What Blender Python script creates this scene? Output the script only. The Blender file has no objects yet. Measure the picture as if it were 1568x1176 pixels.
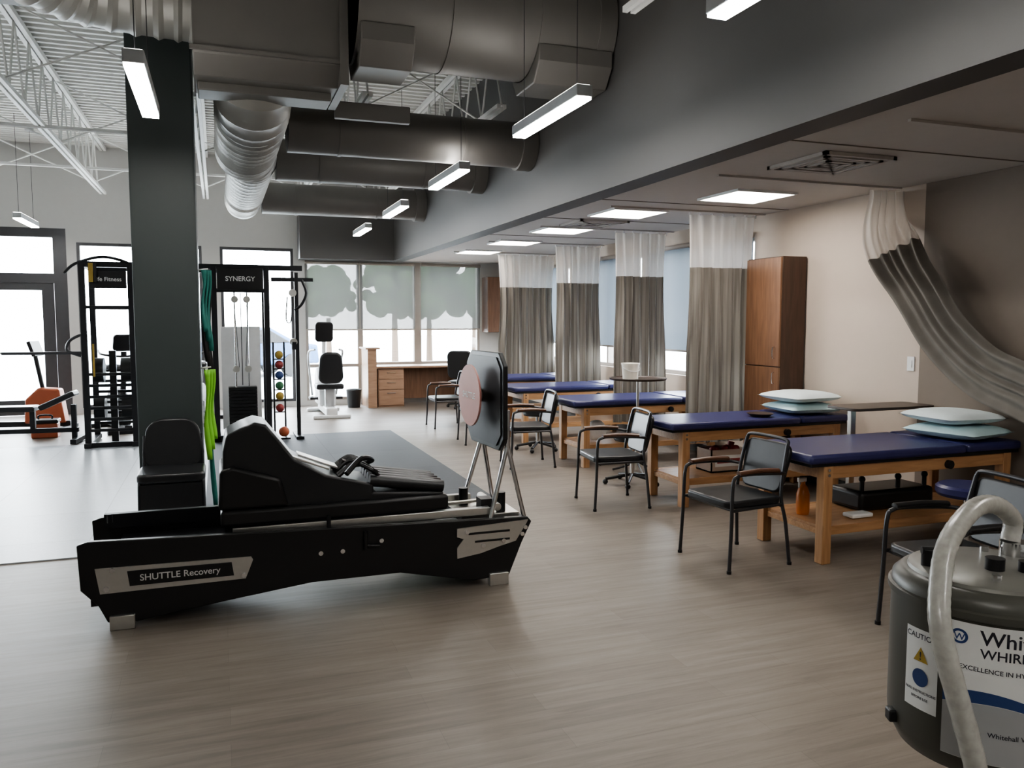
import bpy, math, random
from mathutils import Vector, Matrix
random.seed(4)
S=bpy.context.scene
COL=S.collection
# ------------------------------------------------------------------ materials
def newmat(name):
    m=bpy.data.materials.new(name); m.use_nodes=True
    nt=m.node_tree; b=nt.nodes.get('Principled BSDF'); return m,nt,b
def mat(name,col,rough=.5,metal=0,var=.08,scale=12,trans=0,spec=.5,coat=0):
    m,nt,b=newmat(name); N=nt.nodes; L=nt.links
    tc=N.new('ShaderNodeTexCoord'); no=N.new('ShaderNodeTexNoise'); no.inputs['Scale'].default_value=scale
    no.inputs['Detail'].default_value=4
    mx=N.new('ShaderNodeMix'); mx.data_type='RGBA'
    mx.inputs['A'].default_value=(*[c*(1-var) for c in col],1); mx.inputs['B'].default_value=(*[min(1,c*(1+var)) for c in col],1)
    L.new(tc.outputs['Object'],no.inputs['Vector']); L.new(no.outputs['Fac'],mx.inputs['Factor']); L.new(mx.outputs['Result'],b.inputs['Base Color'])
    b.inputs['Roughness'].default_value=rough; b.inputs['Metallic'].default_value=metal
    b.inputs['Transmission Weight'].default_value=trans; b.inputs['Specular IOR Level'].default_value=spec
    b.inputs['Coat Weight'].default_value=coat
    return m
def emis(name,col,st):
    m,nt,b=newmat(name); b.inputs['Base Color'].default_value=(.9,.9,.9,1)
    b.inputs['Emission Color'].default_value=(*col,1); b.inputs['Emission Strength'].default_value=st; return m
def wood(name,c1,c2,scale=3,rough=.4,axis=0):
    m,nt,b=newmat(name); N=nt.nodes;L=nt.links
    tc=N.new('ShaderNodeTexCoord'); mp=N.new('ShaderNodeMapping')
    sc=[14,14,14]; sc[axis]=1.2; mp.inputs['Scale'].default_value=sc
    no=N.new('ShaderNodeTexNoise'); no.inputs['Scale'].default_value=scale; no.inputs['Detail'].default_value=6; no.inputs['Distortion'].default_value=.6
    cr=N.new('ShaderNodeValToRGB'); cr.color_ramp.elements[0].position=.3; cr.color_ramp.elements[1].position=.7
    cr.color_ramp.elements[0].color=(*c1,1); cr.color_ramp.elements[1].color=(*c2,1)
    L.new(tc.outputs['Object'],mp.inputs['Vector']);L.new(mp.outputs[0],no.inputs['Vector']);L.new(no.outputs['Fac'],cr.inputs[0]);L.new(cr.outputs[0],b.inputs['Base Color'])
    b.inputs['Roughness'].default_value=rough; return m
def planks():
    m,nt,b=newmat('vinyl_plank'); N=nt.nodes;L=nt.links
    g=N.new('ShaderNodeNewGeometry')
    br=N.new('ShaderNodeTexBrick'); br.inputs['Scale'].default_value=1; br.inputs['Brick Width'].default_value=1.22; br.inputs['Row Height'].default_value=.155
    br.inputs['Mortar Size'].default_value=.0008; br.offset=.37; br.inputs['Bias'].default_value=0
    br.inputs['Color1'].default_value=(.192,.164,.139,1); br.inputs['Color2'].default_value=(.226,.196,.168,1); br.inputs['Mortar'].default_value=(.155,.132,.113,1)
    L.new(g.outputs['Position'],br.inputs['Vector'])
    mp=N.new('ShaderNodeMapping'); mp.inputs['Scale'].default_value=(1.2,15,1)
    no=N.new('ShaderNodeTexNoise'); no.inputs['Scale'].default_value=1.5; no.inputs['Detail'].default_value=8; no.inputs['Roughness'].default_value=.66;no.inputs['Distortion'].default_value=.5
    L.new(g.outputs['Position'],mp.inputs['Vector']); L.new(mp.outputs[0],no.inputs['Vector'])
    cr=N.new('ShaderNodeValToRGB'); cr.color_ramp.elements[0].position=.30; cr.color_ramp.elements[1].position=.70
    cr.color_ramp.elements[0].color=(.76,.75,.74,1); cr.color_ramp.elements[1].color=(1.16,1.16,1.16,1)
    L.new(no.outputs['Fac'],cr.inputs[0])
    mx=N.new('ShaderNodeMix'); mx.data_type='RGBA'; mx.blend_type='MULTIPLY'; mx.inputs['Factor'].default_value=1
    L.new(br.outputs['Color'],mx.inputs['A']); L.new(cr.outputs[0],mx.inputs['B']); L.new(mx.outputs['Result'],b.inputs['Base Color'])
    b.inputs['Roughness'].default_value=.43
    bp=N.new('ShaderNodeBump'); bp.inputs['Strength'].default_value=.12; bp.inputs['Distance'].default_value=.004
    L.new(no.outputs['Fac'],bp.inputs['Height']); L.new(bp.outputs[0],b.inputs['Normal'])
    return m
def tiles(name,c1,c2,mort,w,rough,spec=.5):
    m,nt,b=newmat(name); N=nt.nodes;L=nt.links
    g=N.new('ShaderNodeNewGeometry')
    br=N.new('ShaderNodeTexBrick'); br.inputs['Scale'].default_value=1; br.inputs['Brick Width'].default_value=w; br.inputs['Row Height'].default_value=w
    br.inputs['Mortar Size'].default_value=.004; br.offset=0
    br.inputs['Color1'].default_value=(*c1,1); br.inputs['Color2'].default_value=(*c2,1); br.inputs['Mortar'].default_value=(*mort,1)
    L.new(g.outputs['Position'],br.inputs['Vector'])
    no=N.new('ShaderNodeTexNoise'); no.inputs['Scale'].default_value=60; no.inputs['Detail'].default_value=3
    L.new(g.outputs['Position'],no.inputs['Vector'])
    cr=N.new('ShaderNodeValToRGB'); cr.color_ramp.elements[0].color=(.8,.8,.8,1); cr.color_ramp.elements[1].color=(1.15,1.15,1.15,1)
    L.new(no.outputs['Fac'],cr.inputs[0])
    mx=N.new('ShaderNodeMix'); mx.data_type='RGBA'; mx.blend_type='MULTIPLY'; mx.inputs['Factor'].default_value=1
    L.new(br.outputs['Color'],mx.inputs['A']); L.new(cr.outputs[0],mx.inputs['B']); L.new(mx.outputs['Result'],b.inputs['Base Color'])
    b.inputs['Roughness'].default_value=rough; b.inputs['Specular IOR Level'].default_value=spec; return m
def cloth(name,c1,c2,stripe,transl,transp=0,tcol=None,zs=.35):
    m,nt,b=newmat(name); N=nt.nodes;L=nt.links
    out=N.get('Material Output')
    tc=N.new('ShaderNodeTexCoord'); mp=N.new('ShaderNodeMapping'); mp.inputs['Scale'].default_value=(stripe,stripe,zs)
    no=N.new('ShaderNodeTexNoise'); no.inputs['Scale'].default_value=1; no.inputs['Detail'].default_value=3
    cr=N.new('ShaderNodeValToRGB'); cr.color_ramp.elements[0].position=.35; cr.color_ramp.elements[1].position=.65
    cr.color_ramp.elements[0].color=(*c1,1); cr.color_ramp.elements[1].color=(*c2,1)
    L.new(tc.outputs['Object'],mp.inputs['Vector']);L.new(mp.outputs[0],no.inputs['Vector']);L.new(no.outputs['Fac'],cr.inputs[0]);L.new(cr.outputs[0],b.inputs['Base Color'])
    b.inputs['Roughness'].default_value=.9; b.inputs['Specular IOR Level'].default_value=.15
    tr=N.new('ShaderNodeBsdfTranslucent')
    if tcol: tr.inputs['Color'].default_value=(*tcol,1)
    else: L.new(cr.outputs[0],tr.inputs['Color'])
    ms=N.new('ShaderNodeMixShader'); ms.inputs[0].default_value=transl
    L.new(b.outputs[0],ms.inputs[1]); L.new(tr.outputs[0],ms.inputs[2]); last=ms
    if transp>0:
        tp=N.new('ShaderNodeBsdfTransparent'); m2=N.new('ShaderNodeMixShader'); m2.inputs[0].default_value=transp
        L.new(ms.outputs[0],m2.inputs[1]); L.new(tp.outputs[0],m2.inputs[2]); last=m2
    L.new(last.outputs[0],out.inputs['Surface']); return m
def glassmat():
    m,nt,b=newmat('window_glass'); N=nt.nodes;L=nt.links; out=N.get('Material Output')
    tp=N.new('ShaderNodeBsdfTransparent'); tp.inputs[0].default_value=(.95,.97,.97,1); gl=N.new('ShaderNodeBsdfGlossy'); gl.inputs['Roughness'].default_value=.02
    ms=N.new('ShaderNodeMixShader'); ms.inputs[0].default_value=.04
    L.new(tp.outputs[0],ms.inputs[1]);L.new(gl.outputs[0],ms.inputs[2]);L.new(ms.outputs[0],out.inputs['Surface']); return m
M=dict(
 plank=planks(),
 tileL=tiles('light_rubber_tile',(.42,.45,.48),(.48,.51,.54),(.27,.29,.31),.92,.36),  # same rubber floor, with window glare put into a lighter base colour
 tileD=tiles('dark_rubber_mat',(.060,.068,.078),(.072,.080,.090),(.035,.04,.045),1.2,.62,.3),
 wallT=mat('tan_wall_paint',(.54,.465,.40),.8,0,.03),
 wallD=mat('taupe_wall_paint',(.22,.185,.155),.85,0,.04),  # taupe paint with the curtain's shadow darkened into its colour
 wallG=mat('grey_wall_paint',(.48,.475,.46),.8,0,.03),
 ceil=mat('ceiling_paint',(.50,.47,.44),.9,0,.03),
 fascia=mat('charcoal_paint',(.078,.075,.073),.6,0,.04,3),
 column=mat('green_charcoal_paint',(.056,.070,.070),.5,0,.04,3),
 deck=mat('deck_paint',(.58,.58,.55),.6,0,.06,3),
 joist=mat('joist_paint',(.66,.66,.64),.5,0,.05),
 duct=mat('galvanised_duct',(.33,.325,.30),.45,.3,.12,5),
 ductD=mat('painted_duct',(.165,.157,.145),.5,.2,.10,4),
 black=mat('black_plastic',(.010,.010,.011),.38),
 blackm=mat('black_powdercoat',(.015,.016,.019),.42,.2),
 vinyl=mat('black_vinyl',(.016,.017,.019),.36,0,.15,30),
 navy=mat('navy_vinyl',(.034,.036,.120),.38,0,.12,25),
 steel=mat('brushed_steel',(.62,.61,.58),.3,.9,.06,40),
 chrome=mat('chrome',(.75,.75,.76),.15,1,.02),
 gun=mat('gunmetal_frame',(.07,.07,.075),.35,.7),
 white=mat('white_plastic',(.75,.76,.76),.4),
 silver=mat('silver_paint',(.5,.51,.52),.35,.5),
 capg=mat('cap_grey',(.20,.195,.175),.4,.3),
 lwood=wood('maple_wood',(.36,.19,.09),(.50,.29,.145),3,.4,2),
 lwoodx=wood('maple_wood_long',(.36,.19,.09),(.50,.29,.145),3,.4,0),
 cab=wood('cabinet_laminate',(.155,.080,.045),(.23,.122,.070),2.5,.4,2),
 cabD=wood('cabinet_laminate_dark',(.050,.028,.018),(.08,.043,.028),2.5,.45,2),
 armw=mat('arm_rest_brown',(.10,.045,.025),.35),
 desk=wood('desk_laminate',(.27,.16,.10),(.38,.24,.16),2.5,.4,0),
 pillow=mat('aqua_linen',(.50,.67,.70),.9,0,.06,20),
 pillow2=mat('white_linen',(.66,.74,.76),.9,0,.05,20),
 net=cloth('curtain_net',(.66,.62,.58),(.74,.71,.67),20,.45,.22),
 curt=cloth('curtain_fabric',(.145,.132,.115),(.28,.26,.23),26,.16),
 curt2=cloth('curtain_fabric_soft',(.20,.187,.168),(.24,.225,.205),5,.12,zs=5),
 shade=cloth('roller_shade',(.28,.28,.27),(.30,.30,.29),4,.5,.055,(.034,.035,.033)),
 shadeB=cloth('roller_shade_blue',(.27,.30,.33),(.30,.33,.36),4,.5,.004,(.05,.060,.070)),
 glass=glassmat(),
 led=emis('led_diffuser',(1,.97,.93),30),
 ledup=emis('led_uplight',(1,.97,.93),8),  # added glow that lifts the brightness of the roof deck
 panel=emis('panel_diffuser',(1,.92,.84),13),
 tank=mat('grey_green_enamel',(.080,.078,.066),.38,.1,.08,8),
 hose=mat('clear_braided_hose',(.50,.49,.45),.25,0,.25,90,.25),
 lime=mat('lime_band',(.25,.62,.06),.6),
 teal=mat('teal_band',(.03,.20,.17),.6),
 orange=mat('orange_plastic',(.42,.11,.05),.4),
 spray=mat('amber_cleaner',(.60,.20,.05),.3),
 red=mat('red_plastic',(.28,.04,.04),.5), blue=mat('blue_plastic',(.03,.06,.18),.5), yellow=mat('yellow_plastic',(.40,.27,.05),.5), green=mat('green_rubber',(.04,.16,.07),.5),
 pink=mat('rebound_disc',(.52,.235,.20),.5), label=mat('label_white',(.72,.72,.70),.5), ink=mat('label_ink',(.02,.02,.03),.5),
 inkb=mat('label_navy',(.03,.06,.18),.5), tray=mat('tray_brown',(.05,.035,.028),.4),
 mullD=mat('dark_mullion',(.07,.07,.075),.4,.3), mullL=mat('light_mullion',(.30,.27,.24),.5),
 concrete=mat('concrete_ground',(.55,.55,.53),.9,0,.1,1), leaf=mat('foliage',(.045,.085,.028),.8,0,.4,4), bark=mat('bark',(.1,.07,.05),.9),
 carp=mat('car_paint',(.05,.10,.2),.25,.4), tub=mat('tub_plastic',(.8,.76,.68),.4), cardb=mat('box_card',(.45,.36,.30),.7),
 base=mat('base_trim',(.06,.055,.05),.6),
)
# ------------------------------------------------------------------ geometry
def gbox(x0,x1,y0,y1,z0,z1):
    v=[(x,y,z) for z in (z0,z1) for y in (y0,y1) for x in (x0,x1)]
    f=[(0,2,3,1),(4,5,7,6),(0,1,5,4),(2,6,7,3),(0,4,6,2),(1,3,7,5)]
    return v,f
def cbox(c,s,R=None):
    v,f=gbox(-s[0]/2,s[0]/2,-s[1]/2,s[1]/2,-s[2]/2,s[2]/2)
    C=Vector(c); return [tuple(C+(R@Vector(p) if R else Vector(p))) for p in v],f
def rotm(rx=0,ry=0,rz=0):
    return Matrix.Rotation(math.radians(rz),3,'Z')@Matrix.Rotation(math.radians(ry),3,'Y')@Matrix.Rotation(math.radians(rx),3,'X')
def sm(pts,k=6,closed=False):
    P=[Vector(p) for p in pts]; n=len(P); o=[]
    for i in range(n-1):
        p0=P[max(i-1,0)];p1=P[i];p2=P[i+1];p3=P[min(i+2,n-1)]
        for j in range(k):
            t=j/k; o.append(.5*((2*p1)+(p2-p0)*t+(2*p0-5*p1+4*p2-p3)*t*t+(3*p1-p0-3*p2+p3)*t**3))
    o.append(P[-1]); return o
def gtube(pts,r,n=10,sx=1.0):
    P=[Vector(p) for p in pts]; v=[];f=[]; m=len(P)
    rs=r if isinstance(r,(list,tuple)) else [r]*m
    T=[(P[min(i+1,m-1)]-P[max(i-1,0)]).normalized() for i in range(m)]
    a=Vector((0,0,1)) if abs(T[0].z)<.9 else Vector((1,0,0))
    nrm=(a-T[0]*a.dot(T[0])).normalized()
    for i in range(m):
        nrm=(nrm-T[i]*nrm.dot(T[i])).normalized(); bi=T[i].cross(nrm)
        for j in range(n):
            t=2*math.pi*j/n; v.append(tuple(P[i]+nrm*math.cos(t)*rs[i]+bi*math.sin(t)*rs[i]*sx))
    for i in range(m-1):
        for j in range(n):
            k=(j+1)%n; f.append((i*n+j,i*n+k,(i+1)*n+k,(i+1)*n+j))
    f.append(tuple(range(n))[::-1]); f.append(tuple((m-1)*n+j for j in range(n)))
    return v,f
def gcyl(a,b,r,r2=None,n=20): return gtube([a,b],[r,r if r2 is None else r2],n)
def gprism(poly,y0,y1):
    n=len(poly); v=[(x,y0,z) for x,z in poly]+[(x,y1,z) for x,z in poly]
    f=[tuple(range(n)),tuple(range(2*n-1,n-1,-1))]+[(i,i+n,(i+1)%n+n,(i+1)%n) for i in range(n)]
    return v,f
def gprismx(poly,x0,x1):
    v,f=gprism(poly,x0,x1); return [(y,x,z) for x,y,z in v],[t[::-1] for t in f]
def glathe(prof,c=(0,0,0),n=40,a0=0,a1=360):
    v=[];f=[];full=(a1-a0)>=360; m=n if full else n+1
    for r,z in prof:
        for j in range(m):
            t=math.radians(a0+(a1-a0)*j/n); v.append((c[0]+r*math.cos(t),c[1]+r*math.sin(t),c[2]+z))
    for i in range(len(prof)-1):
        for j in range(n):
            k=(j+1)%m if full else j+1
            f.append((i*m+j,i*m+k,(i+1)*m+k,(i+1)*m+j))
    return v,f
def gsph(c,r,n=14,sz=1):
    return glathe([(max(1e-4,r*math.sin(math.pi*i/n)),-r*sz*math.cos(math.pi*i/n)) for i in range(n+1)],c,n*2)
def gpillow(c,lx,ly,h,rz=0,n=16):
    v=[];f=[];R=rotm(0,0,rz)
    for s in (1,-1):
        for i in range(n+1):
            for j in range(n+1):
                u=-1+2*i/n;w=-1+2*j/n
                e=(max(0,1-abs(u)**3)*max(0,1-abs(w)**3))**.5
                pin=1-.05*(w*w*u*u)
                z=s*h/2*e*(1+.06*math.sin(5*u+3*w))
                p=R@Vector((u*lx/2*pin*(1-.04*(1-w*w)),w*ly/2*pin*(1-.04*(1-u*u)),z)); v.append((c[0]+p.x,c[1]+p.y,c[2]+p.z))
    o=(n+1)**2
    for i in range(n):
        for j in range(n):
            a=i*(n+1)+j; f.append((a,a+n+1,a+n+2,a+1)); f.append((o+a,o+a+1,o+a+n+2,o+a+n+1))
    return v,f
def gtext(s,size,fn):
    cu=bpy.data.curves.new('t','FONT'); cu.body=s; cu.size=size; cu.align_x='CENTER'; cu.align_y='CENTER'; cu.offset=size*.012
    ob=bpy.data.objects.new('t',cu); COL.objects.link(ob); bpy.context.view_layer.update()
    me=bpy.data.meshes.new_from_object(ob.evaluated_get(bpy.context.evaluated_depsgraph_get()))
    v=[fn(p.co.x,p.co.y) for p in me.vertices]; f=[tuple(p.vertices) for p in me.polygons]
    bpy.data.objects.remove(ob); bpy.data.meshes.remove(me); bpy.data.curves.remove(cu)
    return v,f
def grp(name,loc=(0,0,0),rz=0,world=False):
    e=bpy.data.objects.new(name,None); e.location=loc; e.rotation_euler=(0,0,math.radians(rz)); e.empty_display_size=.1
    COL.objects.link(e); e['w']=1 if world else 0; return e
def mk(name,geos,m,parent=None,bevel=0,smooth=True,ang=35,solid=0):
    if isinstance(geos,tuple): geos=[geos]
    V=[];F=[]
    for v,f in geos:
        o=len(V); V+=list(v); F+=[tuple(i+o for i in t) for t in f]
    if parent is not None and parent.get('w'):
        l=parent.location; V=[(p[0]-l.x,p[1]-l.y,p[2]-l.z) for p in V]
    me=bpy.data.meshes.new(name); me.from_pydata([tuple(p) for p in V],[],F); me.update()
    me.materials.append(M[m])
    if smooth: me.shade_smooth(); me.set_sharp_from_angle(angle=math.radians(ang))
    ob=bpy.data.objects.new(name,me); COL.objects.link(ob)
    if parent is not None: ob.parent=parent
    if solid:
        md=ob.modifiers.new('s','SOLIDIFY'); md.thickness=solid; md.offset=0
    if bevel:
        md=ob.modifiers.new('b','BEVEL'); md.width=bevel; md.segments=3; md.limit_method='ANGLE'; md.angle_limit=math.radians(40)
    return ob
# ------------------------------------------------------------------ camera
cam=bpy.data.cameras.new('camera'); co=bpy.data.objects.new('camera',cam); COL.objects.link(co)
co.location=(0,0,1.6); co.rotation_euler=(math.radians(90-4.6),0,math.radians(-20)); cam.sensor_width=36; cam.lens=28.24; cam.clip_start=.05; cam.clip_end=300
S.camera=co
# ------------------------------------------------------------------ shell
XL,XR,YB,YF,ZD=-6.5,5.43,-3.0,15.2,4.5
mk('floor',gbox(XL-.2,XR+.2,YB-.2,YF+.2,-.12,0),'plank',smooth=False)
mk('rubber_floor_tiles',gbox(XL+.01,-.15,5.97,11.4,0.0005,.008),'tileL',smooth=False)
mk('rubber_floor_mat',gbox(-.15,2.28,5.97,11.4,0.0005,.010),'tileD',smooth=False)
def wall(name,m,axis,p0,p1,a0,a1,z0,z1,ops):
    g=[]; cur=a0
    def bx(s,e,zz0,zz1):
        if e-s<1e-4 or zz1-zz0<1e-4: return
        g.append(gbox(s,e,p0,p1,zz0,zz1) if axis=='x' else gbox(p0,p1,s,e,zz0,zz1))
    for s,e,b,t in sorted(ops):
        bx(cur,s,z0,z1); bx(s,e,z0,b); bx(s,e,t,z1); cur=e
    bx(cur,a1,z0,z1); return mk(name,g,m,smooth=False)
fops=[(-6.1,-4.3,.1,2.88),(-3.95,-2.35,0,3.1),(-2.2,-.25,.1,2.88),(.05,1.3,.1,2.88),(1.5,2.5,.1,2.68),(2.5,4.85,.74,2.68)]
wall('wall_far','wallG','x',YF,YF+.2,XL-.2,XR+.2,0,ZD+.1,fops)
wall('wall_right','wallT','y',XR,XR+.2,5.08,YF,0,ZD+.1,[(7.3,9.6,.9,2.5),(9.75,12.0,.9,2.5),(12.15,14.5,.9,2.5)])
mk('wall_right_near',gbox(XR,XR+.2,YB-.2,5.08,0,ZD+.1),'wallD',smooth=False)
mk('wall_left',gbox(XL-.2,XL,YB-.2,YF,0,ZD+.1),'wallG',smooth=False)
mk('wall_back',gbox(XL,XR,YB-.2,YB,0,ZD+.1),'wallG',smooth=False)
mk('baseboard_right',gbox(XR-.012,XR,YB,YF-.01,0,.1),'base',smooth=False)
mk('baseboard_far',[gbox(-4.3,-3.95,YF-.012,YF,0,.1),gbox(4.9,XR-.02,YF-.012,YF,0,.1)],'base',smooth=False)
v=[];f=[];y=YB;pr=[]
while y<YF:
    pr+=[(y,ZD),(y+.07,ZD),(y+.085,ZD-.04),(y+.135,ZD-.04),(y+.15,ZD)]; y+=.152
pr=[p for p in pr if p[0]<=YF]
for yy,zz in pr: v+=[(XL,yy,zz),(3.055,yy,zz)]
for i in range(len(pr)-1): f.append((2*i,2*i+1,2*i+3,2*i+2))
mk('ceiling_deck',(v,f),'deck',smooth=False)
mk('roof_slab',gbox(XL-.2,XR+.2,YB-.2,YF+.2,ZD+.1,ZD+.2),'deck',smooth=False)
mk('ceiling',gbox(3.16,XR,YB,YF,2.70,2.78),'ceil',smooth=False)
mk('soffit_fascia',gbox(3.06,3.16,YB,YF-.001,2.68,ZD+.09),'fascia',smooth=False)
mk('soffit_header',gbox(1.38,3.06,14.75,YF-.001,2.68,3.45),'fascia',smooth=False)
mk('trim_soffit',gbox(3.16,3.30,YB,YF-.001,2.685,2.70),'fascia',smooth=False)
mk('conduit_pipe',[gcyl((XL+.02,13.2,3.78),(3.04,13.2,3.78),.02,n=8)],'joist')
mk('conduit_pipe',[gcyl((XL+.02,10.0,3.66),(-.7,10.0,3.66),.02,n=8)],'joist')
for X in (-5.0,-3.35,-1.74,-.15,1.35,2.66):
    segs=[(YB+.02,YF-.02)] if X<-1 else [(YB+.02,5.2),(7.5,YF-.02)]
    for ya,yb in segs:
        g=[]
        for dx in (-.03,.03):
            g+=[gbox(X+dx-.022,X+dx+.022,ya,yb,4.40,4.455),gbox(X+dx-.018,X+dx+.018,ya+.1,yb-.2,3.66,3.70)]
        y=ya+.1
        while y<yb-.8:
            g.append(gcyl((X,y,3.68),(X,y+.32,4.42),.011,n=6)); g.append(gcyl((X,y+.32,4.42),(X,y+.64,3.68),.011,n=6)); y+=.64
        mk('roof_joist',g,'joist')
for yy in (1.5,8.3,11.0,13.9):
    g=[]
    for a,b in ((-5,-3.35),(-3.35,-1.74),(-1.74,-.15),(-.15,1.35),(1.35,2.66)):
        g+=[gcyl((a,yy,3.69),(b,yy,4.41),.010,n=6),gcyl((a,yy,4.41),(b,yy,3.69),.010,n=6)]
    mk('joist_bridging',g,'joist')
mk('roof_girder',[gbox(XL,3.05,7.03,7.23,4.34,4.37),gbox(XL,3.05,7.03,7.23,3.98,4.01),gbox(XL,3.05,7.12,7.14,4.0,4.36)],'ductD',smooth=False)
mk('structural_column',gbox(-.62,-.146,6.9,7.36,.0,3.98),'column',bevel=.012)
# ------------------------------------------------------------------ ducts
e=grp('main_spiral_duct',(.35,9.5,3.36),world=True)
raw=[(.33,6.58,3.80),(.32,6.66,3.60),(.31,6.84,3.43),(.31,7.10,3.35),(.31,7.5,3.34),(.31,8.3,3.34),(.31,8.95,3.34),(.385,9.4,3.36),(.385,10.5,3.36),(.385,11.6,3.36),(.385,12.72,3.36)]
dense=sm(raw,40); pts=[dense[0]]
for p in dense[1:]:
    if (p-pts[-1]).length>=.032: pts.append(p)
rr=[]
for k,p in enumerate(pts):
    f0=min(1,max(0,(p.y-9.0)/.4)); rr.append(.285-.04*f0+(.018 if k%4==0 else 0))
mk('spiral',gtube(pts,rr,28),'duct',e,ang=25)
mk('end_cap',gtube(sm([(.385,12.70,3.36),(.385,12.95,3.33),(.385,13.05,3.25)],4),[.25,.25,.25,.24,.24,.23,.21,.17,.12],28),'duct',e)
for Y in (7.85,9.45,12.45):
    e=grp('branch_duct',(1.8,Y,3.37),world=True)
    xs=.64
    mk('run',gcyl((xs,Y,3.37),(3.05,Y,3.37),.225,n=32),'ductD',e)
    mk('seams',[gcyl((x,Y,3.37),(x+.03,Y,3.37),.232,n=32) for x in (1.1,2.3)],'ductD',e)
    mk('end_collar',gcyl((2.9,Y,3.37),(3.055,Y,3.37),.25,n=32),'ductD',e)
e=grp('plenum_box',(.33,6.5,3.8),world=True)
mk('box',gprismx([(6.15,3.46),(6.28,3.33),(6.78,3.33),(6.86,3.46),(6.86,4.32),(6.15,4.32)],-.12,.90),'ductD',e,bevel=.01)
mk('flanges',[gbox(-.14,.92,6.13,6.16,4.0,4.03),gbox(-.14,.92,6.13,6.16,3.47,3.50),gbox(.89,.95,6.12,6.88,3.32,4.33)],'ductD',e)
mk('damper_slab',[gbox(-.10,.86,6.42,6.70,3.27,3.335),gbox(.96,1.6,6.95,7.02,3.28,3.42)],'ductD',e,bevel=.01)
e=grp('trunk_duct',(2,6.3,4),world=True)
mk('run',gcyl((1.0,6.35,4.0),(3.05,6.35,4.0),.44,n=40),'ductD',e)
mk('seams',[gcyl((x,6.35,4.0),(x+.04,6.35,4.0),.448,n=40) for x in (1.0,1.7,2.4,2.9)],'ductD',e)
mk('taps',[gprismx([(5.98,3.62),(6.1,3.46),(6.5,3.46),(6.6,3.62),(6.6,3.75),(5.98,3.75)],1.02,1.42),gprismx([(5.98,3.62),(6.1,3.47),(6.5,3.47),(6.6,3.62),(6.6,3.75),(5.98,3.75)],2.4,3.04)],'ductD',e,bevel=.01)
e=grp('flex_duct',(-1,6,4),world=True)
P=sm([(-2.6,4.2,4.02),(-1.9,5.1,4.0),(-1.35,5.9,3.95),(-.85,6.4,3.9),(-.125,6.5,3.88)],22)
mk('tube',gtube(P,[.25+(.018 if i%4==0 else 0) for i in range(len(P))],24),'duct',e,ang=25)
mk('return_duct',[gbox(-6.4,-2.9,8.9,9.3,4.0,4.3)],'ductD')
# ------------------------------------------------------------------ lights
def linlight(X,Y,Z=3.0,L=1.2):
    e=grp('linear_pendant_light',(X,Y,Z),world=True)
    mk('housing',gbox(X-.055,X+.055,Y-L/2,Y+L/2,Z+.012,Z+.085),'silver',e,bevel=.006)
    mk('diffuser',gbox(X-.05,X+.05,Y-L/2+.01,Y+L/2-.01,Z-.004,Z+.012),'led',e)
    mk('uplight_lens',gbox(X-.045,X+.045,Y-L/2+.02,Y+L/2-.02,Z+.085,Z+.09),'ledup',e)  # glowing strip added on top to brighten the dark roof deck
    mk('wires',[gcyl((X,Y+s*.5*L*.8,Z+.09),(X,Y+s*.5*L*.8,ZD-.04),.003,n=6) for s in (-1,1)],'gun',e)
    mk('canopy',gcyl((X,Y+.4*L,ZD-.08),(X,Y+.4*L,ZD-.03),.06),'silver',e)
for Y in (-.6,2.72,5.35,8.0,10.6,13.2): linlight(2.22,Y)  # rearmost pendant is added unseen behind the camera to light the foreground
for Y in (-.6,5.42,13.2): linlight(-.39,Y,2.95)  # first one here is also added behind the camera for its light
for Y in (7.5,13.6): linlight(-2.6,Y)
for Y in (5,11): linlight(-4.4,Y)
def panel(X,Y):
    e=grp('ceiling_light_panel',(X,Y,2.69),world=True)
    mk('frame',[gbox(X-.31,X+.31,Y-.31,Y-.29,2.68,2.70),gbox(X-.31,X+.31,Y+.29,Y+.31,2.68,2.70),gbox(X-.31,X-.29,Y-.29,Y+.29,2.68,2.70),gbox(X+.29,X+.31,Y-.29,Y+.29,2.68,2.70)],'white',e,smooth=False)
    mk('lens',gbox(X-.29,X+.29,Y-.29,Y+.29,2.688,2.699),'panel',e,smooth=False)
for X,Y in ((4.45,6.12),(4.0,7.5),(4.0,9.2),(4.0,10.9),(4.0,12.6),(4.0,1.2)): panel(X,Y)
def diff(X,Y):
    e=grp('air_diffuser',(X,Y,2.69),world=True)
    g=[]
    for i,s in enumerate((.30,.24,.18,.12,.06)):
        z=2.69-.004*(i%2+1)
        g+=[gbox(X-s,X+s,Y-s,Y-s+.03,z-.012,2.698),gbox(X-s,X+s,Y+s-.03,Y+s,z-.012,2.698),gbox(X-s,X-s+.03,Y-s,Y+s,z-.012,2.698),gbox(X+s-.03,X+s,Y-s,Y+s,z-.012,2.698)]
    mk('vanes',g,'ceil',e,smooth=False); mk('throat',gbox(X-.29,X+.29,Y-.29,Y+.29,2.694,2.699),'black',e,smooth=False)
diff(4.05,4.62); diff(4.05,8.4)
for y in (3.5,5.31,7.1,8.9,10.85,12.65): mk('curtain_track',gbox(3.6,5.4,y-.012,y+.012,2.684,2.70),'ceil',smooth=False)
for i,y in enumerate((2.4,4.15,6.75,8.15,10.0)): mk('trim_%d'%(i+1),gbox(3.31,5.42,y-.006,y+.006,2.695,2.70),'wallD',smooth=False)  # thin strips drawing the seam lines of the lower ceiling
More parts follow.
